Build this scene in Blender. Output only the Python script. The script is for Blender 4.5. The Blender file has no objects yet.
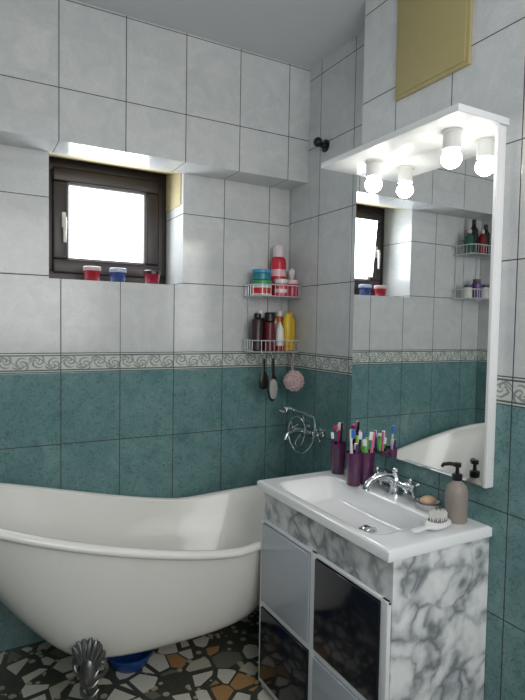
import bpy, bmesh, math, random
from mathutils import Vector, Matrix
random.seed(4)
PI=math.pi
C=bpy.context.scene.collection
sc=bpy.context.scene
# ---------------------------------------------------------------- camera
HC=1.37
F=540.0
R=Matrix.Rotation(math.radians(-28.9),3,'Z')@Matrix.Rotation(math.radians(90-2.65),3,'X')@Matrix.Rotation(math.radians(1.0),3,'Z')
cam_d=bpy.data.cameras.new('camera'); cam=bpy.data.objects.new('camera',cam_d); C.objects.link(cam)
cam.matrix_world=Matrix.Translation((0,0,HC))@R.to_4x4()
cam_d.sensor_fit='VERTICAL'; cam_d.sensor_height=24; cam_d.sensor_width=18; cam_d.lens=24*F/700; cam_d.clip_start=.01
sc.camera=cam
def ray(px,py): return R@Vector(((px-262.5)/F,(350-py)/F,-1))
def onX(px,py,X): d=ray(px,py); t=X/d.x; return Vector((X,d.y*t,HC+d.z*t))
def onY(px,py,Y): d=ray(px,py); t=Y/d.y; return Vector((d.x*t,Y,HC+d.z*t))
def onZ(px,py,Z): d=ray(px,py); t=(Z-HC)/d.z; return Vector((d.x*t,d.y*t,Z))
# ---------------------------------------------------------------- materials
def lin(c):
    o=[]
    for v in c:
        v/=255.0
        o.append(v/12.92 if v<=.04045 else ((v+.055)/1.055)**2.4)
    return (o[0],o[1],o[2],1)
class NG:
    def __init__(s,name):
        s.m=bpy.data.materials.new(name); s.m.use_nodes=True; s.t=s.m.node_tree; s.b=s.t.nodes['Principled BSDF']
    def n(s,t,**k):
        x=s.t.nodes.new(t)
        for a,b in k.items(): setattr(x,a,b)
        return x
    def put(s,sock,v):
        if isinstance(v,bpy.types.NodeSocket): s.t.links.new(v,sock)
        elif v is not None: sock.default_value=v
    def M(s,op,a,b=None,c=None):
        x=s.n('ShaderNodeMath',operation=op); s.put(x.inputs[0],a); s.put(x.inputs[1],b)
        if c is not None: s.put(x.inputs[2],c)
        return x.outputs[0]
    def mix(s,f,a,b):
        x=s.n('ShaderNodeMix',data_type='RGBA'); s.put(x.inputs[0],f); s.put(x.inputs[6],a); s.put(x.inputs[7],b); return x.outputs[2]
    def noise(s,vec,scale,detail=4,rough=.5,dist=0):
        x=s.n('ShaderNodeTexNoise'); s.put(x.inputs['Vector'],vec); x.inputs['Scale'].default_value=scale; x.inputs['Detail'].default_value=detail; x.inputs['Roughness'].default_value=rough; x.inputs['Distortion'].default_value=dist; return x.outputs[0]
    def ramp(s,f,stops,interp='LINEAR'):
        x=s.n('ShaderNodeValToRGB'); x.color_ramp.interpolation=interp; s.put(x.inputs[0],f)
        e=x.color_ramp.elements
        while len(e)<len(stops): e.new(.5)
        for i,(p,c) in enumerate(stops): e[i].position=p; e[i].color=c
        return x.outputs[0]
    def bump(s,h,st=.3,d=.002):
        x=s.n('ShaderNodeBump'); x.inputs['Strength'].default_value=st; x.inputs['Distance'].default_value=d; s.put(x.inputs['Height'],h); s.put(s.b.inputs['Normal'],x.outputs[0])
_mc={}
def pm(name,rgb,rough=.4,metal=0,em=0,trans=0,noise=.06,coat=0):
    if name in _mc: return _mc[name]
    g=NG(name); b=g.b; c=lin(rgb)
    tc=g.n('ShaderNodeTexCoord').outputs['Object']
    nz=g.noise(tc,35,3)
    dark=tuple(v*(1-noise*2) for v in c[:3])+(1,)
    g.put(b.inputs['Base Color'],g.mix(nz,c,dark) if noise else c)
    b.inputs['Roughness'].default_value=rough; b.inputs['Metallic'].default_value=metal
    b.inputs['Transmission Weight'].default_value=trans; b.inputs['Coat Weight'].default_value=coat
    if em:
        b.inputs['Emission Color'].default_value=c; b.inputs['Emission Strength'].default_value=em
    _mc[name]=g.m; return g.m
TEAL=lin((124,159,159)); TEAL2=lin((98,135,137)); WT=lin((213,215,215)); WT2=lin((201,204,205)); GROUT=lin((56,58,58))
def tile_mat(name,axis,u0,w,zt,hw,ztop=1.235,zbot=1.155,ht=.31):
    g=NG(name); pos=g.n('ShaderNodeNewGeometry').outputs['Position']
    sp=g.n('ShaderNodeSeparateXYZ'); g.put(sp.inputs[0],pos)
    U=sp.outputs[axis]; Z=sp.outputs[2]
    u=g.M('DIVIDE',g.M('SUBTRACT',U,u0),w)
    vw=g.M('DIVIDE',g.M('SUBTRACT',Z,zt),hw); vt=g.M('DIVIDE',g.M('SUBTRACT',zbot,Z),ht)
    isw=g.M('GREATER_THAN',Z,ztop); ist=g.M('LESS_THAN',Z,zbot)
    def edge(v,s):
        fr=g.M('FRACT',v); return g.M('MULTIPLY',g.M('MINIMUM',fr,g.M('SUBTRACT',1,fr)),s)
    ew=g.M('MINIMUM',edge(u,w),edge(vw,hw)); et=g.M('MINIMUM',edge(u,w),edge(vt,ht))
    e=g.M('ADD',g.M('MULTIPLY',ew,isw),g.M('MULTIPLY',et,g.M('SUBTRACT',1,isw)))
    eb=g.M('MINIMUM',g.M('ABSOLUTE',g.M('SUBTRACT',Z,ztop)),g.M('ABSOLUTE',g.M('SUBTRACT',Z,zbot)))
    eb=g.M('MINIMUM',eb,edge(u,w))
    isb=g.M('MULTIPLY',g.M('SUBTRACT',1,isw),g.M('SUBTRACT',1,ist))
    e=g.M('ADD',g.M('MULTIPLY',e,g.M('SUBTRACT',1,isb)),g.M('MULTIPLY',eb,isb))
    gm=g.M('LESS_THAN',e,.0017)
    n1=g.noise(pos,9,6,.6,1.2); n2=g.noise(pos,34,5,.7,2.0)
    white=g.mix(g.ramp(n1,[(.35,(0,0,0,1)),(.65,(1,1,1,1))]),WT,WT2)
    vein=g.ramp(n2,[(.46,(0,0,0,1)),(.5,(1,1,1,1)),(.54,(0,0,0,1))])
    white=g.mix(g.M('MULTIPLY',vein,.35),white,lin((178,183,186)))
    teal=g.mix(g.ramp(n1,[(.3,(0,0,0,1)),(.7,(1,1,1,1))]),TEAL,TEAL2)
    n3=g.noise(pos,44,6,.8,1.4)
    fl=g.ramp(n3,[(.34,(.9,.9,.9,1)),(.41,(.25,.25,.25,1)),(.46,(0,0,0,1)),(.54,(0,0,0,1)),(.58,(.9,.9,.9,1)),(.62,(.15,.15,.15,1))])
    teal=g.mix(fl,teal,lin((66,101,104)))
    hb=(ztop-zbot); per=w/4
    nd=g.M('MULTIPLY',g.M('SUBTRACT',g.noise(pos,55,3),.5),.018)
    cu=g.M('DIVIDE',g.M('SUBTRACT',U,u0),per)
    a=g.M('ADD',g.M('MULTIPLY',g.M('SUBTRACT',g.M('FRACT',cu),.5),per),nd); b=g.M('SUBTRACT',Z,(ztop+zbot)/2)
    sgn=g.M('SUBTRACT',g.M('MULTIPLY',g.M('GREATER_THAN',g.M('FRACT',g.M('MULTIPLY',cu,.5)),.5),2),1)
    bo=g.M('ADD',b,g.M('MULTIPLY',sgn,.006))
    rr=g.M('SQRT',g.M('ADD',g.M('MULTIPLY',g.M('MULTIPLY',a,a),.7),g.M('MULTIPLY',bo,bo)))
    ang=g.M('ARCTAN2',g.M('MULTIPLY',bo,sgn),a)
    spi=g.M('SINE',g.M('ADD',g.M('MULTIPLY',ang,3),g.M('MULTIPLY',rr,380)))
    pat=g.ramp(spi,[(0,(0,0,0,1)),(.6,(1,1,1,1))])
    pat=g.M('MULTIPLY',pat,g.M('LESS_THAN',rr,.029))
    absb=g.M('ABSOLUTE',b)
    line=g.M('MULTIPLY',g.M('GREATER_THAN',absb,hb/2-.012),g.M('LESS_THAN',absb,hb/2-.006))
    wv=g.M('LESS_THAN',g.M('ABSOLUTE',g.M('SUBTRACT',b,g.M('MULTIPLY',g.M('SINE',g.M('MULTIPLY',cu,PI)),.020))),.0028)
    pat=g.M('MAXIMUM',pat,wv)
    bord=g.mix(pat,lin((210,212,207)),lin((146,156,151)))
    bord=g.mix(line,bord,lin((100,114,112)))
    col=g.mix(ist,g.mix(isw,bord,white),teal)
    tone=g.n('ShaderNodeTexWhiteNoise',noise_dimensions='2D'); cb=g.n('ShaderNodeCombineXYZ')
    g.put(cb.inputs[0],g.M('FLOOR',u)); g.put(cb.inputs[1],g.M('FLOOR',g.M('ADD',g.M('MULTIPLY',vw,isw),g.M('MULTIPLY',vt,g.M('SUBTRACT',-1,0)))))
    g.put(tone.inputs['Vector'],cb.outputs[0])
    col=g.mix(g.M('MULTIPLY',tone.outputs[0],.06),col,(0.02,.03,.03,1))
    col=g.mix(gm,col,GROUT)
    g.put(g.b.inputs['Base Color'],col)
    g.put(g.b.inputs['Roughness'],g.M('ADD',g.M('MULTIPLY',gm,.6),.17))
    h=g.M('MULTIPLY',g.M('MINIMUM',e,.004),250)
    h=g.M('ADD',h,g.M('MULTIPLY',n1,.25)); h=g.M('ADD',h,g.M('MULTIPLY',g.M('MULTIPLY',pat,isb),-.5))
    g.bump(h,.35,.0015)
    return g.m
m_back=tile_mat('tiles_back',0,.3575,.251,1.235,.325)
m_soff=tile_mat('tiles_soffit',0,.325,.26,2.2725-.335*4,.335,ztop=.9,zbot=.8)
m_right=tile_mat('tiles_right',1,2.15-.255*8,.255,1.235,.33)
m_box=tile_mat('tiles_box',1,.985,.255,1.235,.33)
m_left=tile_mat('tiles_left',1,2.42-.25*10,.25,1.235,.33)
def ceiling_mat():
    g=NG('ceiling_paint'); p=g.n('ShaderNodeNewGeometry').outputs['Position']
    n=g.noise(p,3,3); g.put(g.b.inputs['Base Color'],g.mix(n,lin((220,222,224)),lin((210,213,216)))); g.b.inputs['Roughness'].default_value=.7; return g.m
def floor_mat():
    g=NG('floor_mosaic'); p=g.n('ShaderNodeNewGeometry').outputs['Position']
    SC=11.5
    v=g.n('ShaderNodeTexVoronoi'); g.put(v.inputs['Vector'],p); v.inputs['Scale'].default_value=SC
    e=g.n('ShaderNodeTexVoronoi',feature='DISTANCE_TO_EDGE'); g.put(e.inputs['Vector'],p); e.inputs['Scale'].default_value=SC
    s=g.n('ShaderNodeSeparateColor'); g.put(s.inputs[0],v.outputs['Color'])
    bg=g.mix(g.noise(p,45,5,.7),lin((52,55,50)),lin((94,96,84)))
    shard=g.ramp(s.outputs[0],[(0,lin((228,224,210))),(.3,lin((204,198,182))),(.48,lin((190,146,96))),(.60,lin((232,229,217))),(.82,lin((120,126,108)))],'CONSTANT')
    shard=g.mix(g.M('MULTIPLY',g.noise(p,60,4),.25),shard,lin((114,108,96)))
    isd=g.M('LESS_THAN',s.outputs[1],.74)
    th=g.M('ADD',.02,g.M('MULTIPLY',s.outputs[2],.17))
    m=g.M('MULTIPLY',isd,g.M('GREATER_THAN',e.outputs['Distance'],th))
    v2=g.n('ShaderNodeTexVoronoi'); g.put(v2.inputs['Vector'],p); v2.inputs['Scale'].default_value=34
    s2=g.n('ShaderNodeSeparateColor'); g.put(s2.inputs[0],v2.outputs['Color'])
    ch=g.M('MULTIPLY',g.M('GREATER_THAN',s2.outputs[0],.74),g.M('LESS_THAN',v2.outputs['Distance'],.45))
    bg=g.mix(ch,bg,lin((180,172,148)))
    g.put(g.b.inputs['Base Color'],g.mix(m,bg,shard)); g.b.inputs['Roughness'].default_value=.3
    return g.m
def marble_mat():
    g=NG('marble_film'); tc=g.n('ShaderNodeTexCoord').outputs['Object']
    warp=g.n('ShaderNodeTexNoise'); g.put(warp.inputs['Vector'],tc); warp.inputs['Scale'].default_value=7; warp.inputs['Detail'].default_value=3
    va=g.n('ShaderNodeVectorMath',operation='SCALE'); g.put(va.inputs[0],warp.outputs['Color']); va.inputs[3].default_value=.20
    vb=g.n('ShaderNodeVectorMath',operation='ADD'); g.put(vb.inputs[0],tc); g.put(vb.inputs[1],va.outputs[0])
    def cells(sc_,st):
        e=g.n('ShaderNodeTexVoronoi',feature='DISTANCE_TO_EDGE'); g.put(e.inputs['Vector'],vb.outputs[0]); e.inputs['Scale'].default_value=sc_
        return g.ramp(e.outputs['Distance'],st)
    big=cells(11,[(0,(.95,.95,.95,1)),(.06,(.7,.7,.7,1)),(.17,(.25,.25,.25,1)),(.34,(0,0,0,1))])
    small=cells(22,[(0,(.55,.55,.55,1)),(.08,(.25,.25,.25,1)),(.2,(0,0,0,1))])
    cloud=g.noise(tc,9,3,.5,.3)
    cl=g.ramp(cloud,[(.34,(.12,.12,.12,1)),(.56,(1,1,1,1))])
    cl2=g.ramp(cloud,[(.48,(0,0,0,1)),(.66,(1,1,1,1))])
    f=g.M('MAXIMUM',g.M('MULTIPLY',big,cl),g.M('MULTIPLY',small,cl2))
    base=g.mix(cl2,lin((240,241,242)),lin((204,206,210)))
    g.put(g.b.inputs['Base Color'],g.mix(f,base,lin((118,122,128)))); g.b.inputs['Roughness'].default_value=.36; return g.m
m_marble=marble_mat()
white=pm('white_gloss',(230,231,232),.3,noise=.02)
chrome=pm('chrome',(215,218,222),.09,1,noise=.02)
silver=pm('aged_silver',(152,152,152),.34,.85,noise=.3)
ceram=pm('ceramic_white',(238,239,240),.12,noise=.01,coat=.4)
tubm=pm('tub_cream',(244,242,237),.18,noise=.015,coat=.3)
wire=pm('chrome_wire',(225,226,228),.35,.5,noise=.05)
blackp=pm('black_plastic',(20,20,22),.35)
brown=pm('dark_brown_wood',(44,33,33),.38,noise=.25)
# ---------------------------------------------------------------- mesh builder
class MB:
    def __init__(s): s.bm=bmesh.new()
    def box(s,x0,x1,y0,y1,z0,z1,bev=0,rot=None):
        r=bmesh.ops.create_cube(s.bm,size=1); vs=r['verts']
        for v in vs: v.co=Vector(((x0+x1)/2+v.co.x*(x1-x0),(y0+y1)/2+v.co.y*(y1-y0),(z0+z1)/2+v.co.z*(z1-z0)))
        if bev:
            es=list({e for v in vs for e in v.link_edges})
            bmesh.ops.bevel(s.bm,geom=es+vs,offset=bev,segments=3,profile=.5,affect='EDGES')
        return s
    def rings(s,rs,cap0=True,cap1=True,closed=False):
        L=[[s.bm.verts.new(p) for p in r] for r in rs]
        n=len(L[0])
        m=len(L) if closed else len(L)-1
        for i in range(m):
            A=L[i]; B=L[(i+1)%len(L)]
            for j in range(n):
                try: s.bm.faces.new((A[j],A[(j+1)%n],B[(j+1)%n],B[j]))
                except ValueError: pass
        if not closed:
            if cap0: s.bm.faces.new(L[0][::-1])
            if cap1: s.bm.faces.new(L[-1])
        return s
    def lathe(s,prof,o=(0,0,0),seg=28,cap0=True,cap1=True,M=None):
        o=Vector(o); rs=[]
        for r,z in prof:
            r=max(r,.0002); ring=[]
            for k in range(seg):
                p=Vector((r*math.cos(2*PI*k/seg),r*math.sin(2*PI*k/seg),z))
                if M is not None: p=M@p
                ring.append(o+p)
            rs.append(ring)
        return s.rings(rs,cap0,cap1)
    def tube(s,pts,r,seg=10,closed=False,flat=None):
        pts=[Vector(p) for p in pts]; n=len(pts)
        rad=list(r) if isinstance(r,(list,tuple)) else [r]*n
        while len(rad)<n: rad.append(rad[-1])
        up=None; rs=[]
        for i,p in enumerate(pts):
            if closed: t=(pts[(i+1)%n]-pts[i-1])
            else: t=pts[min(i+1,n-1)]-pts[max(i-1,0)]
            t.normalize()
            if up is None:
                up=Vector((0,0,1)) if abs(t.z)<.9 else Vector((1,0,0))
            x=(up-t*up.dot(t)).normalized(); y=t.cross(x); up=x
            fx=1 if flat is None else flat
            rs.append([p+x*rad[i]*math.cos(2*PI*k/seg)+y*rad[i]*fx*math.sin(2*PI*k/seg) for k in range(seg)])
        return s.rings(rs,closed=closed)
    def cyl(s,p0,p1,r0,r1=None,seg=20):
        return s.tube([p0,p1],[r0,r0 if r1 is None else r1],seg)
    def ball(s,c,r,sx=1,sy=1,sz=1,seg=20):
        c=Vector(c); rs=[]
        n=seg//2
        for i in range(n+1):
            a=-PI/2+PI*i/n; rr=max(math.cos(a),.004)*r; z=math.sin(a)*r
            rs.append([c+Vector((rr*math.cos(2*PI*k/seg)*sx,rr*math.sin(2*PI*k/seg)*sy,z*sz)) for k in range(seg)])
        return s.rings(rs)
    def build(s,name,mat,parent=None,label=None,ang=38):
        bmesh.ops.recalc_face_normals(s.bm,faces=s.bm.faces)
        me=bpy.data.meshes.new(name); s.bm.to_mesh(me); s.bm.free()
        for p in me.polygons: p.use_smooth=True
        me.set_sharp_from_angle(angle=math.radians(ang))
        me.materials.append(mat)
        o=bpy.data.objects.new(name,me); C.objects.link(o)
        if parent: o.parent=parent
        if label: o['label']=label
        return o
def smoothpath(P,n=6,closed=False):
    P=[Vector(p) for p in P]; out=[]; m=len(P)
    rng=m if closed else m-1
    for i in range(rng):
        if closed: a,b,c,d=P[i-1],P[i],P[(i+1)%m],P[(i+2)%m]
        else: a,b,c,d=P[max(i-1,0)],P[i],P[i+1],P[min(i+2,m-1)]
        for k in range(n):
            t=k/n
            out.append(.5*((2*b)+(c-a)*t+(2*a-5*b+4*c-d)*t*t+(3*b-a-3*c+d)*t**3))
    if not closed: out.append(P[-1])
    return out
def thing(name,label,cat,loc=(0,0,0),rotz=0,group=None,rot=None):
    o=bpy.data.objects.new(name,None); C.objects.link(o); o.empty_display_size=.05
    o.location=loc; o.rotation_euler=rot if rot else (0,0,rotz); o['label']=label; o['category']=cat
    if group: o['group']=group
    return o
def tag(o,label,cat,group=None):
    o['label']=label; o['category']=cat
    if group: o['group']=group
    return o
def struct(o): o['kind']='structure'; return o
# ---------------------------------------------------------------- room shell
XL,XR,XB,YB,YS,YF,ZC=-.30,1.48,1.35,2.42,2.25,-.9,2.615
ZS=2.07; WX0,WX1,WZ0,WZ1=.31,.90,1.55,2.12
YBOX=onX(364,60,XB).y
w=MB()
w.box(XL-.1,WX0,YB,YB+.35,0,ZC); w.box(WX1,XR+.1,YB,YB+.35,0,ZC); w.box(WX0,WX1,YB,YB+.35,0,WZ0); w.box(WX0,WX1,YB,YB+.35,WZ1,ZC)
struct(w.build('wall_back',m_back))
struct(MB().box(XL,XR,YS,YB,ZS,ZC).build('wall_upper',m_soff))
struct(MB().box(XR,XR+.1,YF-.1,YB,0,ZC).build('wall_right',m_right))
struct(MB().box(XB,XR,YF,YBOX,0,ZC).build('wall_mirror',m_box))
struct(MB().box(XL-.1,XL,YF-.1,YB,0,ZC).build('wall_left',m_left))
struct(MB().box(XL,XR,YF-.1,YF,0,ZC).build('wall_front',m_left))
struct(MB().box(XL-.1,XR+.1,YF-.1,YB+.35,-.1,0).build('floor',floor_mat()))
struct(MB().box(XL-.1,XR+.1,YF-.1,YB+.35,ZC,ZC+.1).build('ceiling',ceiling_mat()))
cream=pm('cream_plaster',(192,180,142),.85,noise=.12)
t=MB(); q=[(WX0,YB,ZS),(WX0,YB,WZ1),(WX0,2.66,WZ1)]
t.rings([[Vector(p) for p in q],[Vector((WX1,p[1],p[2])) for p in q]])
struct(t.build('trim_1',cream))
struct(MB().box(WX1-.004,WX1,YB+.03,2.66,1.93,2.11).build('trim_2',cream))
# window
win=thing('window_1','','window'); del win['label']; del win['category']; win['kind']='structure'
def frame(x0,x1,z0,z1,wd,y0,y1,bev=.004):
    m=MB(); m.box(x0,x1,y0,y1,z0,z0+wd,bev); m.box(x0,x1,y0,y1,z1-wd,z1,bev); m.box(x0,x0+wd,y0,y1,z0+wd,z1-wd,bev); m.box(x1-wd,x1,y0,y1,z0+wd,z1-wd,bev); return m
frame(WX0,WX1,WZ0,WZ1,.055,2.66,2.74).build('window_frame',brown,win)
sash=frame(WX0+.045,WX1-.045,WZ0+.045,WZ1-.045,.064,2.635,2.70,.008).build('window_sash',brown,win)
frame(WX0+.107,WX1-.107,WZ0+.107,WZ1-.107,.010,2.65,2.69,.002).build('glazing_bead',pm('bead_grey',(120,118,116),.5),win)
pane=MB().box(WX0+.111,WX1-.111,2.672,2.68,WZ0+.111,WZ1-.111).build('window_pane',pm('daylit_frosted_glass',(246,250,255),.5,em=3.0,noise=0),win)
h=MB().box(.392,.410,2.622,2.635,1.80,1.87,.004); h.tube([(.401,2.63,1.84),(.401,2.60,1.84),(.401,2.598,1.82),(.401,2.598,1.73)],[.007,.008,.009,.006],12)
h.build('window_handle',pm('ivory_plastic',(205,200,188),.35),win)
# ---------------------------------------------------------------- bathtub
TCX,TCY=.61,2.043
tub=thing('bathtub','cream clawfoot slipper bathtub under the window','bathtub',(TCX,TCY,0))
def zrim(x):
    if x<.88: return .540+.180*((.88-x)/.755)**1.35
    return .540+.075*((x-.88)/.46)**1.5
def ringpt(s,ang,ins=0):
    c,sn=math.cos(ang),math.sin(ang)
    xl=.31+(-.13-.31)*(s**.88) if s>0 else .31
    xr=1.06+(1.345-1.06)*(s**.62)
    bt=.312 if sn<0 else .345
    b=.185+(bt-.185)*(s**.55)
    xl+=ins; xr-=ins; b-=ins
    cx=(xl+xr)/2; a=(xr-xl)/2
    ee=(2.6 if sn<0 else 2.2) if c>0 else (2.7 if sn<0 else 2.3)
    u=abs(c)**(2/ee)
    x=cx+a*math.copysign(u,c); y=b*math.copysign(abs(sn)**(2/ee),sn)
    return x,y
NT=96; ZB=.185
def tring(s,ins=0,zb=ZB,k=1):
    r=[]
    for i in range(NT):
        an=2*PI*i/NT; x,y=ringpt(s,an,ins); cx=.70
        x=cx+(x-cx)*k; y*=k
        z=zb+(zrim(x)-zb)*s if s>0 else zb
        r.append(Vector((x-TCX,y,z)))
    return r
rs=[]
for k in (.15,.5,.8,.94): rs.append([p-Vector((0,0,.022*(1-k)+.008)) for p in tring(0,0,ZB,k)])
for s in (0,.02,.05,.1,.17,.26,.36,.47,.58,.7,.82,.92,1): rs.append(tring(s))
for s in (1,.92,.8,.65,.5,.35,.22,.12,.05,.015,0): rs.append(tring(s,.020,ZB+.03))
for k in (.93,.8,.5,.15): rs.append([p-Vector((0,0,.014*(1-k)+.005)) for p in tring(0,.020,ZB+.03,k)])
MB().rings(rs).build('tub_shell',tubm,tub,ang=60)
rim=[]
for i in range(NT):
    x,y=ringpt(1,2*PI*i/NT,-.003); rim.append((x-TCX,y,zrim(x)-.004))
MB().tube(rim,.0155,12,closed=True,flat=1.3).build('rolled_rim',tubm,tub,ang=60)
def angfor(xx,s=.16):
    best=None
    for i in range(400):
        a=PI+PI*i/400
        x,y=ringpt(s,a)
        if best is None or abs(x-xx)<best[0]: best=(abs(x-xx),a)
    return best[1]
def claw(ang):
    x,y=ringpt(.16,ang); x-=TCX; x2,y2=ringpt(.16,ang,-.05)
    n=Vector((x2-TCX-x,(y2-y)*1.0,0)); n.normalize(); tdir=Vector((-n.y,n.x,0))
    base=Vector((x,y,0))-n*.035
    def P(o,tt,z): return base+n*o+tdir*tt*.95+Vector((0,0,z*.92))
    m=MB()
    path=smoothpath([P(.00,0,.33),P(.045,0,.29),P(.075,0,.23),P(.06,0,.16),P(.05,0,.10),P(.075,0,.055)],5)
    L=len(path)-1; rd=[]
    for i in range(len(path)):
        u=i/L; rd.append(.024*(1-u)+.016*u+.008*math.exp(-((u-.45)/.15)**2))
    m.tube(path,rd,14)
    m.ball(P(.085,0,.037),.032)
    for k in (-1.5,-.5,.5,1.5):
        m.tube(smoothpath([P(.06,k*.014,.075),P(.10,k*.018,.068),P(.125,k*.017,.035),P(.12,k*.014,.009)],4),[.010]*5+[.011]*4+[.007]*4,8)
    for k in range(-3,4):
        a=k*.34
        m.tube(smoothpath([P(.078,0,.225),P(.074,math.sin(a)*.04,.25+.030*math.cos(a)),P(.060+.006*abs(k),math.sin(a)*.070,.27+.065*math.cos(a))],4),[.007,.010,.0125,.0135,.014,.0135,.012,.009,.004],8)
    for k in range(3):
        for sg in (-1,1):
            z0=.20-k*.035
            m.tube(smoothpath([P(.088,0,z0),P(.083,sg*.020,z0+.004),P(.070,sg*.034,z0+.022)],3),[.006,.007,.0075,.007,.006,.005,.003],8)
    for sg in (-1,1):
        m.tube(smoothpath([P(.080,sg*.010,.20),P(.076,sg*.045,.205),P(.066,sg*.062,.235),P(.072,sg*.047,.258),P(.076,sg*.035,.24)],4),.0075,8)
    return m
a1=angfor(.38); a2=angfor(1.05)
for an in (a1,a2,2*PI-a1,2*PI-a2):
    claw(an).build('claw_foot',silver,tub,'ornate silver claw foot')
MB().lathe([(.001,0),(.03,0),(.032,.004),(.02,.008),(.001,.008)],(.30,0,ZB+.020)).build('drain',chrome,tub)
b=onZ(130,664,0)
bl=MB().lathe([(.001,0),(.06,0),(.072,.012),(.088,.055),(.094,.057),(.094,.061),(.084,.06),(.066,.015),(.055,.008),(.001,.008)],seg=40).build('wash_bowl',pm('blue_plastic',(28,78,146),.35))
bl.location=(b.x,b.y,0.0); tag(bl,'blue plastic bowl on the floor under the bathtub','bowl')
# ---------------------------------------------------------------- vanity cabinet
CX0,CX1,CY0,CY1,CZ=.95,1.348,1.032,1.744,.794
ox,oy=(CX0+CX1)/2,(CY0+CY1)/2
cab=thing('vanity_cabinet','marble-patterned vanity cabinet with black and pale doors under the washbasin','cabinet',(ox,oy,0))
fx=CX0+.012
m=MB(); CT=CZ-.031
m.box(fx+.014-ox,CX1-ox,CY0+.008-oy,CY0+.026-oy,0,CT); m.box(fx+.014-ox,CX1-ox,CY1-.026-oy,CY1-.010-oy,0,CT)
m.box(fx+.014-ox,fx+.028-ox,CY0+.026-oy,CY1-.026-oy,.60,CT)
m.box(fx+.028-ox,CX1-ox,CY0+.026-oy,CY1-.026-oy,.03,.05); m.box(CX1-.012-ox,CX1-ox,CY0+.026-oy,CY1-.026-oy,.05,CT)
m.build('cabinet_body',m_marble,cab)
alum=pm('white_trim',(232,234,236),.45,noise=.02)
ya,yb,ym=CY0+.010,CY1-.012,(CY0+CY1)/2
zt,zm,z0=.652,.335,.03
m=MB()
X0,X1=fx-ox,fx+.0135-ox
for (a,b2) in ((ya,ya+.028),(ym-.013,ym+.013),(yb-.013,yb)): m.box(X0,X1,a-oy,b2-oy,z0,zt,.002)
for (a,b2) in ((z0,z0+.02),(zm-.010,zm+.010),(zt-.010,zt)): m.box(X0+.001,X1,ya-oy,yb-oy,a,b2,.002)
m.build('front_frame',alum,cab)
pale=pm('pale_grey_glass',(176,182,193),.15,noise=.02,coat=.5); dark=pm('black_glass',(22,26,38),.12,noise=.02,coat=.15)
for (a,b2,zz0,zz1,mt,l) in ((ya+.030,ym-.016,zm+.013,zt-.013,dark,'glossy black door'),(ym+.016,yb-.016,zm+.013,zt-.013,pale,'glossy pale grey door'),
                         (ya+.030,ym-.016,z0+.022,zm-.013,pale,'glossy pale grey door'),(ym+.016,yb-.016,z0+.022,zm-.013,dark,'glossy black door')):
    d=MB().box(X0-.004,X1-.003,a-oy,b2-oy,zz0,zz1,.002).build('door',mt,cab,l)
# washbasin
wb=thing('washbasin','white ceramic washbasin with rectangular bowl on the vanity','washbasin',(ox,oy,CZ-.03))
hx,hy=(CX1-CX0)/2,(CY1-CY0)/2
bx0,bx1,by0,by1=-hx+.028,hx-.100,-hy+.09,hy-.06
def dep(x,y):
    u=(x-(bx0+bx1)/2)/((bx1-bx0)/2); v=(y-(by0+by1)/2)/((by1-by0)/2)
    d=(abs(u)**7+abs(v)**7)**(1/7)
    if d>=1: return 0
    dd=(1-d)*.13
    t=min(1,dd/.03); t=t*t*(3-2*t)
    q=(1-(u*u+v*v)/2)
    return .055*t+.033*t*q
m=MB(); NX,NY=70,120; G=[]
def edge_z(x,y):
    e=min(hx-abs(x),hy-abs(y)); return .03-.004*max(0,1-e/.008)**2
for i in range(NX+1):
    row=[]
    for j in range(NY+1):
        x=-hx+2*hx*i/NX; y=-hy+2*hy*j/NY
        row.append(m.bm.verts.new((x,y,edge_z(x,y)-dep(x,y))))
    G.append(row)
for i in range(NX):
    for j in range(NY): m.bm.faces.new((G[i][j],G[i+1][j],G[i+1][j+1],G[i][j+1]))
per=[G[i][0] for i in range(NX+1)]+[G[NX][j] for j in range(1,NY+1)]+[G[i][NY] for i in range(NX-1,-1,-1)]+[G[0][j] for j in range(NY-1,0,-1)]
low=[m.bm.verts.new((v.co.x,v.co.y,0)) for v in per]
for k in range(len(per)):
    m.bm.faces.new((per[k],per[(k+1)%len(per)],low[(k+1)%len(per)],low[k]))
m.build('basin',ceram,wb,ang=60)
dpt=onZ(368,527,CZ-.075); dx,dy=dpt.x-ox,dpt.y-oy
dx=max(bx0+.155,min(bx1-.06,dx)); dy=max(by0+.1,min(by1-.1,dy))
MB().lathe([(.001,0),(.028,0),(.029,.005),(.022,.007),(.016,.014),(.001,.016)],(dx,dy,.031-dep(dx,dy)),28).build('drain',chrome,wb)
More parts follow.
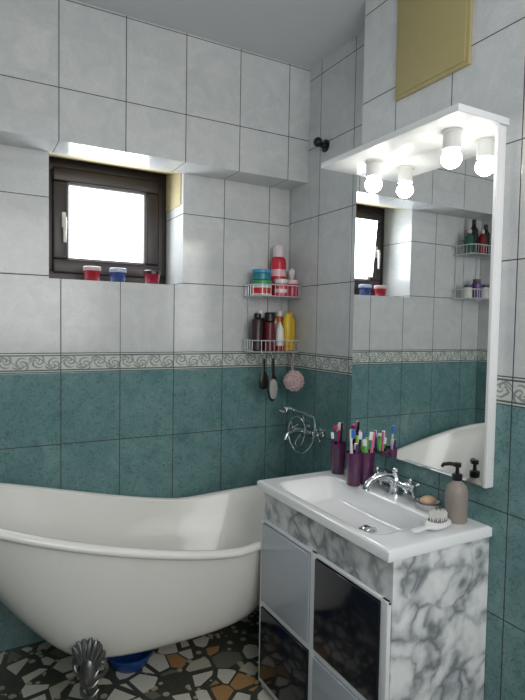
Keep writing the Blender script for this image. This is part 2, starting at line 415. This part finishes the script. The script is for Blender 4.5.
# faucet (part of the basin)
fx0=hx-.050; fy0=.0
m=MB(); m.lathe([(.028,.03),(.028,.036),(.018,.042),(.016,.06),(.022,.07),(.022,.085),(.015,.095),(.010,.105),(.013,.112),(.008,.12),(.001,.122)],(fx0,fy0,0))
m.tube(smoothpath([(fx0,fy0,.075),(fx0-.04,fy0,.098),(fx0-.085,fy0,.10),(fx0-.12,fy0,.082),(fx0-.128,fy0,.062)],5),[.014]*5+[.0125]*5+[.0115]*5+[.0115]*5+[.012],14)
m.tube([(fx0,fy0-.055,.072),(fx0,fy0+.055,.072)],.0115,14)
fa=m.build('faucet',chrome,wb,'chrome faucet')
for sg in (-1,1):
    m=MB(); M0=Matrix.Rotation(-sg*PI/2,3,'X')
    c0=Vector((fx0,fy0+sg*.05,.072))
    m.lathe([(.012,0),(.017,.004),(.017,.014),(.010,.022),(.009,.03),(.014,.036),(.010,.044),(.001,.046)],c0,18,M=M0)
    for a in (0.3,0.3+PI/2):
        d=Vector((math.cos(a),0,math.sin(a)))*.030; c=c0+Vector((0,sg*.032,0))
        m.tube([c-d,c-d*.8,c,c+d*.8,c+d],[.007,.0055,.004,.0055,.007],10)
        m.ball(c-d,.0075,seg=12); m.ball(c+d,.0075,seg=12)
    m.build('tap_handle',chrome,fa)
# ---------------------------------------------------------------- mirror with canopy
MY0,MY1,MZ0,MZ1=1.035,1.672,.908,1.945
mir=thing('lighted_mirror','tall mirror in white frame with lamp canopy above the washbasin','mirror',(1.35,1.352,.91))
def lbox(m,x0,x1,y0,y1,z0,z1,b=0): m.box(x0-1.35,x1-1.35,y0-1.352,y1-1.352,z0-.91,z1-.91,b)
m=MB(); lbox(m,1.328,1.35,MY0,MY1,MZ0,MZ1,.002); m.build('back_board',white,mir)
g=NG('mirror_silver'); g.b.inputs['Base Color'].default_value=(.88,.90,.90,1); g.b.inputs['Metallic'].default_value=1; g.b.inputs['Roughness'].default_value=.01
m=MB(); lbox(m,1.323,1.328,MY0+.013,MY1-.002,MZ0+.002,MZ1-.001); m.build('mirror_glass',g.m,mir)
m=MB(); lbox(m,1.316,1.3285,MY0,MY0+.012,MZ0,MZ1,.002); m.build('side_strip',white,mir)
m=MB(); lbox(m,1.145,1.35,MY0-.008,1.655,MZ1,MZ1+.020,.002); m.build('canopy',pm('canopy_white',(226,228,230),.4,noise=.02),mir)
bulbm=pm('lit_bulb',(255,250,240),.3,em=32,noise=0)
sockm=pm('socket_white',(212,212,210),.45,noise=.03)
for px,py in ((374,165),(452,142)):
    Y=onX(px,py,1.25).y
    o_=(1.25-1.35,Y-1.352,MZ1-.91)
    m=MB(); m.lathe([(.018,-.056),(.0265,-.054),(.0265,-.008),(.031,-.006),(.031,0)],o_,24); la=m.build('lamp_socket',sockm,mir)
    m=MB(); m.lathe([(.001,-.107),(.012,-.1055),(.022,-.099),(.0285,-.089),(.030,-.080),(.027,-.069),(.020,-.060),(.015,-.055),(.001,-.055)],o_,24); m.build('bulb',bulbm,la,'glowing white bulb')
# ---------------------------------------------------------------- hatch and hook
ha=onX(397,99,XB); hb_=onX(471,68,XB)
hz=(ha.z+hb_.z)/2; hyc=(ha.y+hb_.y)/2; hw_=abs(ha.y-hb_.y)/2
ht=thing('access_hatch','mustard yellow access hatch high on the tiled wall above the mirror','hatch',(XB,hyc,hz))
ylw=pm('mustard_paint',(172,160,112),.5,noise=.05)
MB().box(-.010,0,-hw_,hw_,0,.40,.0015).build('hatch_frame',ylw,ht)
MB().box(-.0135,-.009,-hw_+.014,hw_-.014,.014,.386,.001).build('hatch_door',ylw,ht)
p=onX(326,146,XR)
hk=thing('wall_hook','black round wall hook near the corner above the bathtub','hook',p)
m=MB(); M0=Matrix.Rotation(-PI/2,3,'Y'); m.lathe([(.028,0),(.028,.008),(.014,.012),(.011,.03)],(0,0,0),20,M=M0); m.build('base',blackp,hk)
m=MB(); m.tube([(-.02,0,0),(-.035,0,.004),(-.042,0,.008)],[.012,.013,.014],12); m.ball((-.045,0,.010),.022); m.build('knob',blackp,hk)
# ---------------------------------------------------------------- candle jars on the sill
for i,(px,colr,wax,lb) in enumerate(((92,(170,36,50),(214,180,186),'red glass candle jar on the window sill, nearest the handle side'),
                        (118,(60,80,140),(190,200,225),'blue glass candle jar in the middle of the window sill'),
                        (152,(150,30,54),(60,16,26),'dark red glass candle jar on the window sill, nearest the wire rack'))):
    p=onY(px,278,2.47)
    j=thing('candle_jar',lb,'candle',(p.x,2.47,WZ0),group=None)
    MB().lathe([(.001,0),(.028,0),(.031,.004),(.037,.045),(.034,.045),(.030,.008),(.001,.008)]).build('jar',pm('jar_glass%d'%i,colr,.12,coat=.6),j)
    MB().lathe([(.036,.045),(.0385,.047),(.0385,.062),(.035,.064),(.033,.05)],cap0=False,cap1=False).build('rim_band',pm('jar_rim%d'%i,wax,.3),j)
    MB().lathe([(.001,.009),(.031,.009),(.034,.05),(.001,.052)]).build('wax',pm('jar_wax%d'%i,wax,.6),j)
    MB().cyl((0,0,.05),(0,0,.062),.0012).build('wick',blackp,j)
# ---------------------------------------------------------------- wire racks
DP=.15
def rack(loc,label,Wd=.25):
    t=thing('wire_rack',label,'rack',loc,group=None)
    Dp=DP
    for nm,zb in (('lower_basket',0),('upper_basket',.27)):
        m=MB()
        def loop(z,r): 
            P=[(0,0,z),(Wd,0,z),(Wd,-Dp+.03,z),(Wd-.03,-Dp,z),(.03,-Dp,z),(0,-Dp+.03,z)]
            m.tube(P,r,6,closed=True)
        loop(zb,.0024); loop(zb+.055,.0028)
        for k in range(1,11): x=Wd*k/11; m.tube([(x,0,zb+.055),(x,0,zb),(x,-Dp,zb),(x,-Dp,zb+.055)],.0012,5)
        for k in range(1,5): 
            y=-Dp*k/6
            for X in (0,Wd): m.tube([(X,y,zb),(X,y,zb+.055)],.0012,5)
        m.build(nm,wire,t)
    m=MB()
    for X in (.03,Wd-.03): m.tube([(X,.004,-.01),(X,.004,.35)],.003,6)
    m.tube(smoothpath([(.03,.004,.35),(.08,.004,.37),(Wd/2,.004,.375),(Wd-.08,.004,.37),(Wd-.03,.004,.35)],4),.003,6)
    m.build('back_frame',wire,t)
    for X in (.030,.078,.20):
        MB().tube(smoothpath([(X,-Dp,0),(X,-Dp-.006,-.015),(X,-Dp-.014,-.02),(X,-Dp-.02,-.008)],3),.002,6).build('hook',wire,t)
    return t
RX,RY,RZ=1.215,2.405,1.24
rack((RX,RY,RZ),'two-tier chrome wire rack in the corner beside the window, filled with toiletries',.26)
rack((-.285,RY,1.556),'two-tier chrome wire rack in the far left corner over the tub, seen in the mirror')
def bottle(name,label,cat,loc,parts,group=None,rot=None):
    t=thing(name,label,cat,loc,group=group,rot=rot)
    for nm,prof,mt in parts: MB().lathe(prof,seg=24).build(nm,mt,t)
    return t
def cylp(r,z0,z1,b=.003): return [(r-b,z0),(r,z0+b),(r,z1-b),(r-b,z1)]
U=RZ+.27+.004; Lw=RZ+.004
c=lambda n,rgb,r=.35: pm(n,rgb,r)
bottle('cream_jar','white cream jar with red band on the upper rack shelf under a teal jar','jar',(1.272,2.325,U),[('jar',cylp(.050,0,.055),c('jar_white',(225,225,222))),('band',cylp(.0508,.008,.036,.001),c('red_l',(190,40,50))),('lid',cylp(.052,.055,.072),c('green_lid',(60,150,90)))])
bottle('cream_jar','teal jar with blue lid stacked on the white jar in the upper rack','jar',(1.272,2.325,U+.073),[('jar',cylp(.045,0,.034),c('teal_jar',(34,130,140))),('lid',cylp(.0475,.034,.052),c('blue_lid',(58,150,190)))])
bottle('spray_can','tall red spray can with pale cap on the upper rack shelf','spray can',(1.388,2.364,U),[('can',[(.035,0),(.0385,.004),(.039,.17),(.036,.188),(.028,.198)],c('red_can',(205,42,66),.25)),('band',cylp(.0395,.10,.135,.001),c('pinkw',(238,190,200))),('cap',[(.029,.198),(.030,.202),(.030,.240),(.022,.256),(.001,.258)],c('cap_w',(226,214,216)))])
bottle('cream_jar','wide pink jar with white lid at the front of the upper rack','jar',(1.363,2.294,U),[('jar',cylp(.032,0,.06),c('pink_jar',(216,70,104))),('band',cylp(.0326,.015,.034,.001),c('jar_white',(225,225,222))),('lid',cylp(.0335,.06,.082),c('jar_white',(225,225,222)))])
bottle('cream_jar','crimson jar with pale pink lid in the upper rack, right of the pink jar','jar',(1.430,2.297,U),[('jar',cylp(.029,0,.060),c('crimson_jar',(190,40,80))),('lid',cylp(.030,.060,.082),c('palepink',(234,196,206)))])
bottle('cream_jar','slim white jar with pink lid behind the teal jar in the upper rack','jar',(1.325,2.375,U),[('jar',cylp(.020,0,.10),c('jar_white',(225,225,222))),('lid',cylp(.021,.10,.125),c('pinklid',(228,120,150)))])
t=thing('nail_brush','small white brush standing at the corner end of the upper rack','brush',(1.455,2.355,U+.002),rot=(.12,.0,0))
m=MB(); m.tube([(0,0,0),(0,0,.05),(0,0,.10)],[.008,.007,.012],12); m.ball((0,0,.118),.018,1,.6,1.5); m.build('handle',c('jar_white',(225,225,222)),t)
bottle('shampoo_bottle','dark brown rounded bottle at the left end of the lower rack','bottle',(1.250,2.320,Lw),[('body',[(.027,0),(.031,.004),(.031,.14),(.024,.155),(.014,.16)],c('dkbrown',(44,26,30))),('cap',cylp(.018,.16,.182),blackp)])
bottle('deodorant_can','dark red can with black cap second from left in the lower rack','can',(1.310,2.305,Lw),[('body',cylp(.027,0,.14),c('dkred',(96,24,36))),('cap',cylp(.0265,.14,.188,.006),blackp)])
bottle('shampoo_bottle','cream bottle with dark grey cap in the middle of the lower rack','bottle',(1.355,2.358,Lw),[('body',[(.023,0),(.027,.004),(.027,.14),(.018,.16)],c('creamb',(206,196,178))),('cap',cylp(.018,.16,.19),c('greycap',(84,84,90)))])
bottle('shampoo_bottle','tall black bottle at the back of the lower rack behind the dark red can','bottle',(1.297,2.374,Lw),[('body',cylp(.026,0,.16),c('inkb',(36,34,42))),('cap',cylp(.014,.16,.20),c('jar_white',(225,225,222)))])
bottle('shampoo_bottle','orange bottle with white cap at the back of the lower rack behind the yellow bottles','bottle',(1.405,2.370,Lw),[('body',cylp(.021,0,.17),c('orangeb',(214,110,40))),('cap',cylp(.015,.17,.20),c('jar_white',(225,225,222)))])
bottle('lotion_tube','white tube with red cap at the front of the lower rack','tube',(1.360,2.290,Lw),[('cap',cylp(.019,0,.025),c('redcap',(150,30,44))),('body',[(.020,.025),(.022,.06),(.018,.11),(.003,.145)],c('jar_white',(225,225,222)))])
bottle('shampoo_bottle','yellow shampoo bottle in the lower rack, left of the other yellow one','bottle',(1.409,2.302,Lw),[('cap',cylp(.017,0,.03),c('orangecap',(216,150,30))),('body',[(.018,.03),(.023,.045),(.024,.15),(.014,.185)],c('yellowb',(222,188,50)))])
bottle('shampoo_bottle','yellow shampoo bottle in the lower rack, nearest the corner','bottle',(1.449,2.334,Lw),[('body',[(.019,0),(.0225,.004),(.0225,.15),(.014,.165)],c('yellowb',(222,188,50))),('cap',cylp(.012,.165,.195),c('orangecap',(216,150,30)))])
for i,(x,y,hh,rgb,lb) in enumerate(((-.255,2.35,.20,(28,44,34),'dark green bottle in the far left rack, nearest the left wall'),(-.20,2.33,.16,(120,34,40),'red bottle in the far left rack beside the dark green one'),(-.145,2.35,.22,(20,24,30),'tall black bottle in the middle of the far left rack'),(-.085,2.33,.15,(50,96,84),'short teal bottle at the right end of the far left rack'))):
    bottle('shampoo_bottle',lb,'bottle',(x,y,1.556+.274),[('body',[(.020,0),(.025,.004),(.025,hh*.7),(.014,hh*.8),(.011,hh*.84)],c('lb%d'%i,rgb,.2)),('cap',cylp(.013,hh*.84,hh),c('lc%d'%i,(200,190,170) if i%2 else (30,30,30)))])
for i,(x,hh,rgb,lb) in enumerate(((-.25,.09,(215,214,210),'white jar on the lower shelf of the far left rack'),(-.17,.12,(90,60,120),'purple bottle on the lower shelf of the far left rack'),(-.09,.08,(222,220,214),'small ivory jar on the lower shelf of the far left rack'))):
    bottle('cream_jar' if i!=1 else 'shampoo_bottle',lb,'jar' if i!=1 else 'bottle',(x,2.335,1.560),[('body',cylp(.028,0,hh*.8),c('ld%d'%i,rgb)),('lid',cylp(.024,hh*.8,hh),c('le%d'%i,(70,70,74)))])
# hanging things under the rack
yb_=RY-DP-.015
grit=pm('grey_grit',(178,178,174),.8,noise=.2)
def hangloop(t): MB().tube([(math.cos(a)*.010,0,-.009+math.sin(a)*.012) for a in [i*PI/6 for i in range(12)]],.0015,6,closed=True).build('loop',blackp,t)
t=thing('hair_brush','black paddle hairbrush hanging from the left of the wire rack','hairbrush',(RX+.030,yb_,RZ-.012))
MB().tube([(0,0,-.02),(0,0,-.04),(0,0,-.075),(0,0,-.085),(0,0,-.10),(0,0,-.13),(0,0,-.155),(0,0,-.165)],[.007,.009,.009,.014,.022,.026,.022,.008],16,flat=.35).build('brush_body',blackp,t); hangloop(t)
m=MB()
for i in range(5):
    for j in range(8):
        x=-.016+i*.008; z=-.095-j*.0085
        if abs(x)<.02: m.cyl((x,-.006,z),(x,-.018,z),.0011,seg=5)
m.build('bristles',c('dark_bristle',(60,60,60)),t)
t=thing('foot_file','black foot file with pale gritty oval head hanging beside the black hairbrush','foot file',(RX+.078,yb_-.004,RZ-.01))
MB().tube([(0,0,-.02),(0,0,-.06),(0,0,-.095),(0,0,-.11),(0,0,-.13),(0,0,-.165),(0,0,-.205),(0,0,-.225)],[.008,.010,.010,.018,.026,.030,.023,.008],16,flat=.3).build('file_body',blackp,t); hangloop(t)
MB().tube([(0,-.0085,-.118),(0,-.0095,-.132),(0,-.010,-.165),(0,-.0095,-.200),(0,-.0085,-.213)],[.008,.018,.023,.017,.008],16,flat=.12).build('abrasive_pad',grit,t)
t=thing('bath_pouf','pale pink mesh bath pouf hanging under the wire rack','bath sponge',(RX+.190,yb_,RZ-.012))
m=MB()
cpt=Vector((0,-.018,-.128))
for k in range(80):
    d=Vector((random.gauss(0,1),random.gauss(0,1),random.gauss(0,1))).normalized(); a=d.orthogonal().normalized(); b2=d.cross(a)
    ctr=cpt+d*.036; rr=random.uniform(.014,.023)
    P=[ctr+a*math.cos(q)*rr*1.2+b2*math.sin(q)*rr+d*(.010*math.sin(3*q+k)+random.uniform(-.003,.003)) for q in [i*2*PI/16 for i in range(16)]]
    m.tube(P,.0028,5,closed=True)
m.ball(cpt,.040)
m.build('mesh_ball',pm('pink_mesh',(234,204,205),.8,noise=.15),t,ang=80)
MB().tube([(0,-.003,-.09),(-.006,0,-.045),(0,0,-.005),(.006,0,-.045),(0,-.003,-.09)],.0018,6).build('cord',c('pinkcord',(220,180,188),.7),t)
# ---------------------------------------------------------------- tub mixer with hand shower
p=Vector((XR,2.145,.865))
mx=thing('bath_mixer','chrome bath mixer with hand shower and looped hose on the wall over the tub','shower mixer',p)
m=MB()
for sg in (-1,1):
    m.lathe([(.026,0),(.024,.007),(.011,.012),(.009,.05)],(0,sg*.065,0),20,M=Matrix.Rotation(-PI/2,3,'Y'))
m.tube([(-.055,-.085,0),(-.055,-.078,0),(-.055,0,0),(-.055,.078,0),(-.055,.085,0)],[.009,.013,.015,.013,.009],16)
m.tube(smoothpath([(-.055,0,0),(-.10,0,.004),(-.15,0,-.002),(-.165,0,-.03)],5),.009,12)
m.tube([(-.055,0,.01),(-.06,0,.06),(-.07,0,.085)],[.008,.006,.007],12)
m.build('mixer_body',chrome,mx)
for sg in (-1,1):
    m=MB(); cc=Vector((-.055,sg*.108,0)); m.cyl(cc-Vector((0,sg*.025,0)),cc,.006)
    for k in range(4):
        a=k*PI/2+.4; d=Vector((math.cos(a),0,math.sin(a)))*.028; m.tube([cc,cc+d],[.004,.005],10); m.ball(cc+d,.0075,seg=12)
    m.ball(cc,.010,seg=14); m.build('cross_handle',chrome,mx)
m=MB(); m.tube(smoothpath([(-.07,-.09,.085),(-.075,-.03,.093),(-.075,.04,.093),(-.08,.09,.10),(-.10,.12,.095)],5),[.009]*6+[.0075]*10+[.010]*5,12)
m.lathe([(.009,0),(.026,.010),(.030,.020),(.027,.024),(.001,.024)],(-.10,.12,.098),22,M=Matrix.Rotation(math.radians(200),3,'Y'))
m.build('hand_shower',chrome,mx)
hose=[(-.07,-.09,.085),(-.08,-.12,.05),(-.09,-.115,-.03),(-.10,-.06,-.085),(-.10,.02,-.09),(-.10,.075,-.03),(-.10,.06,.045),(-.09,0,.07),(-.09,-.055,.03),(-.10,-.05,-.04),(-.09,0,-.075),(-.08,.04,-.06),(-.06,.03,-.02)]
MB().tube(smoothpath(hose,7),.0050,8).build('hose',chrome,mx)
# ---------------------------------------------------------------- countertop things
plum=pm('plum_glass',(84,38,78),.12,noise=.05,coat=.5)
cups=[(338,1.282,'plum tumbler of toothbrushes at the outer left end of the counter'),(354,1.240,'plum tumbler of toothbrushes in front, nearest the tap'),(366,1.290,'plum tumbler standing close to the mirror, behind the front one')]
cpos=[]
for i,(px,X,lb) in enumerate(cups):
    q=onX(px,465,X); q.z=CZ; q.y=min(q.y,CY1-.036); cpos.append(q)
    t=thing('tumbler',lb,'cup',(q.x,q.y,CZ),group='plum tumblers on the vanity')
    MB().lathe([(.001,0),(.025,0),(.0265,.003),(.0315,.120),(.0295,.120),(.0245,.006),(.001,.006)],seg=32).build('cup',plum,t)
cols=[((220,50,120),(240,240,240)),((90,180,60),(235,235,235)),((235,235,235),(60,120,200)),((40,90,190),(235,235,235)),((230,110,150),(240,240,240)),((60,170,150),(230,240,230)),((30,30,34),(220,220,220)),((130,200,60),(240,240,240)),((120,50,130),(240,240,240))]
names=['pink','green','white','blue','rose','mint','black','lime','purple']
spec=[(0,0),(0,8),(0,6),(1,7),(1,2),(1,8),(2,3),(2,1),(2,4)]
offs=[.3,1.9,4.2,0,2.6,3.9,.9,2.5,4.6]
for n,(ci,k) in enumerate(spec):
    q=cpos[ci]; a=offs[n]+.5; ln=[.98,.84,1.06,.92,1.08,.80,.98,.86,1.02][n]; le=[.10,.12,.06,.12,.05,.12,.11,.07,.12][n]
    lb='%s toothbrush standing in the %s'%(names[k],['plum tumbler at the left end of the counter','front plum tumbler nearest the tap','plum tumbler close to the mirror'][ci])
    dirv=Vector((le*math.cos(a),le*math.sin(a),1)).normalized()
    qt=Vector((0,0,1)).rotation_difference(dirv)@Matrix.Rotation(a*1.7,3,'Z').to_quaternion()
    t=thing('toothbrush',lb,'toothbrush',(q.x+.008*math.cos(a),q.y+.008*math.sin(a),CZ+.012),rot=qt.to_euler())
    hc=c('tb%d'%k,cols[k][0]); bc=c('tbb%d'%k,cols[k][1])
    MB().tube([(0,0,0),(0,0,.06*ln),(0,0,.10*ln),(0,0,.135*ln),(0,0,.15*ln),(0,0,.178*ln)],[.0045,.006,.006,.0045,.006,.005],8,flat=.8).build('handle',hc,t)
    MB().box(.003,.016,-.0055,.0055,.15*ln,.178*ln,.001).build('bristles',bc,t)
q=cpos[0]; t=thing('razor','magenta disposable razor in the plum tumbler at the counter end','razor',(q.x,q.y,CZ+.012),rot=(.0,-.0,1))
MB().tube([(0,0,0),(0,0,.10),(.004,0,.162)],[.003,.0045,.004],8).build('handle',c('magenta',(206,30,110)),t); MB().box(-.004,.012,-.02,.02,.160,.174,.002).build('razor_head',c('magenta',(206,30,110)),t)
q=cpos[2]; t=thing('toothpaste_tube','green and white toothpaste tube in the tumbler close to the mirror','toothpaste',(q.x,q.y,CZ+.01),rot=(0,.0,.3))
MB().tube([(0,0,0),(0,0,.012)],.006,12).build('cap',c('jar_white',(225,225,222)),t)
MB().tube([(0,0,.012),(0,0,.05),(0,0,.150),(0,0,.160)],[.007,.010,.014,.014],14,flat=.35).build('tube_body',c('tpgreen',(120,196,100)),t)
# soap dispenser
q=onX(456,510,1.285)
t=thing('soap_dispenser','grey-beige soap dispenser with black pump beside the mirror','soap dispenser',(q.x,q.y,CZ),rotz=-.9)
MB().lathe([(.001,0),(.030,0),(.033,.004),(.033,.088),(.029,.106),(.016,.118),(.013,.122),(.013,.126)],seg=32).build('bottle',pm('taupe_matte',(150,140,132),.5),t)
m=MB(); m.lathe([(.014,.124),(.015,.126),(.015,.142),(.006,.145),(.005,.163),(.011,.164),(.011,.175),(.001,.177)],seg=24); m.tube([(0,0,.169),(-.022,0,.171),(-.040,0,.167),(-.044,0,.159)],[.006,.006,.0055,.005],10); m.build('pump',blackp,t)
# soap dish
q=onX(428,503,1.290)
t=thing('soap_dish','small glass soap dish with metal rim next to the soap dispenser','soap dish',(q.x,q.y,CZ))
MB().lathe([(.001,0),(.026,0),(.030,.003),(.041,.024),(.038,.024),(.027,.006),(.001,.006)],seg=32).build('dish',pm('dish_glass',(206,206,202),.12,noise=.03,coat=.5),t)
MB().lathe([(.038,.023),(.0425,.023),(.0425,.027),(.038,.027)],cap0=False,cap1=False,seg=32).build('rim',silver,t)
so=MB().ball((0,0,0),.027,1.1,.8,.55).build('soap_bar',pm('tan_soap',(212,182,152),.45)); so.location=(q.x,q.y,CZ+.027); tag(so,'tan oval soap bar lying in the glass dish','soap')
# hairbrush
A=onZ(437,521,CZ+.02); B=onZ(408,533,CZ+.02)
t=thing('hairbrush','white oval hairbrush lying bristles up at the near edge of the washbasin','hairbrush',(A.x,A.y,CZ+.0135),rotz=math.atan2(B.y-A.y,B.x-A.x))
m=MB(); path=[(-.054,0,0),(-.049,0,0),(-.030,0,0),(.002,0,0),(.034,0,0),(.050,0,.001),(.062,0,.004),(.090,0,.010),(.116,0,.014),(.124,0,.014)]
m.tube(path,[.006,.017,.029,.032,.027,.014,.0105,.012,.012,.005],16,flat=1.0)
for v in m.bm.verts: v.co.z*=.40
m.build('brush_body',white,t)
MB().ball((-.004,0,.010),.024,1.5,1,.25).build('cushion',c('cushion_grey',(128,126,124),.6),t)
m=MB()
for i in range(8):
    for j in range(6):
        x=-.036+i*.009; y=-.020+j*.008
        if ((x+.004)/.035)**2+(y/.024)**2<1: m.cyl((x,y,.011),(x,y,.034),.0014,seg=5)
m.build('bristles',c('bristle_white',(236,234,228),.6),t)
# ---------------------------------------------------------------- lights
def area(name,loc,rot,sx,sy,pw,col):
    d=bpy.data.lights.new(name,'AREA'); d.shape='RECTANGLE'; d.size=sx; d.size_y=sy; d.energy=pw; d.color=col
    o=bpy.data.objects.new(name,d); C.objects.link(o); o.location=loc; o.rotation_euler=rot; return o
area('room_fill_light',(.5,YF+.05,1.82),(math.radians(95),0,0),1.4,1.4,31,(1,.985,.97))  # added fill lamp behind the camera, brightens the room; no doorway built here
area('window_daylight',(.605,2.61,1.85),(math.radians(-84),0,0),.36,.34,3.2,(.93,.97,1))
w=bpy.data.worlds.new('world'); sc.world=w; w.use_nodes=True
w.node_tree.nodes['Background'].inputs[0].default_value=(.8,.9,1,1); w.node_tree.nodes['Background'].inputs[1].default_value=1
sc.view_settings.view_transform='Standard'
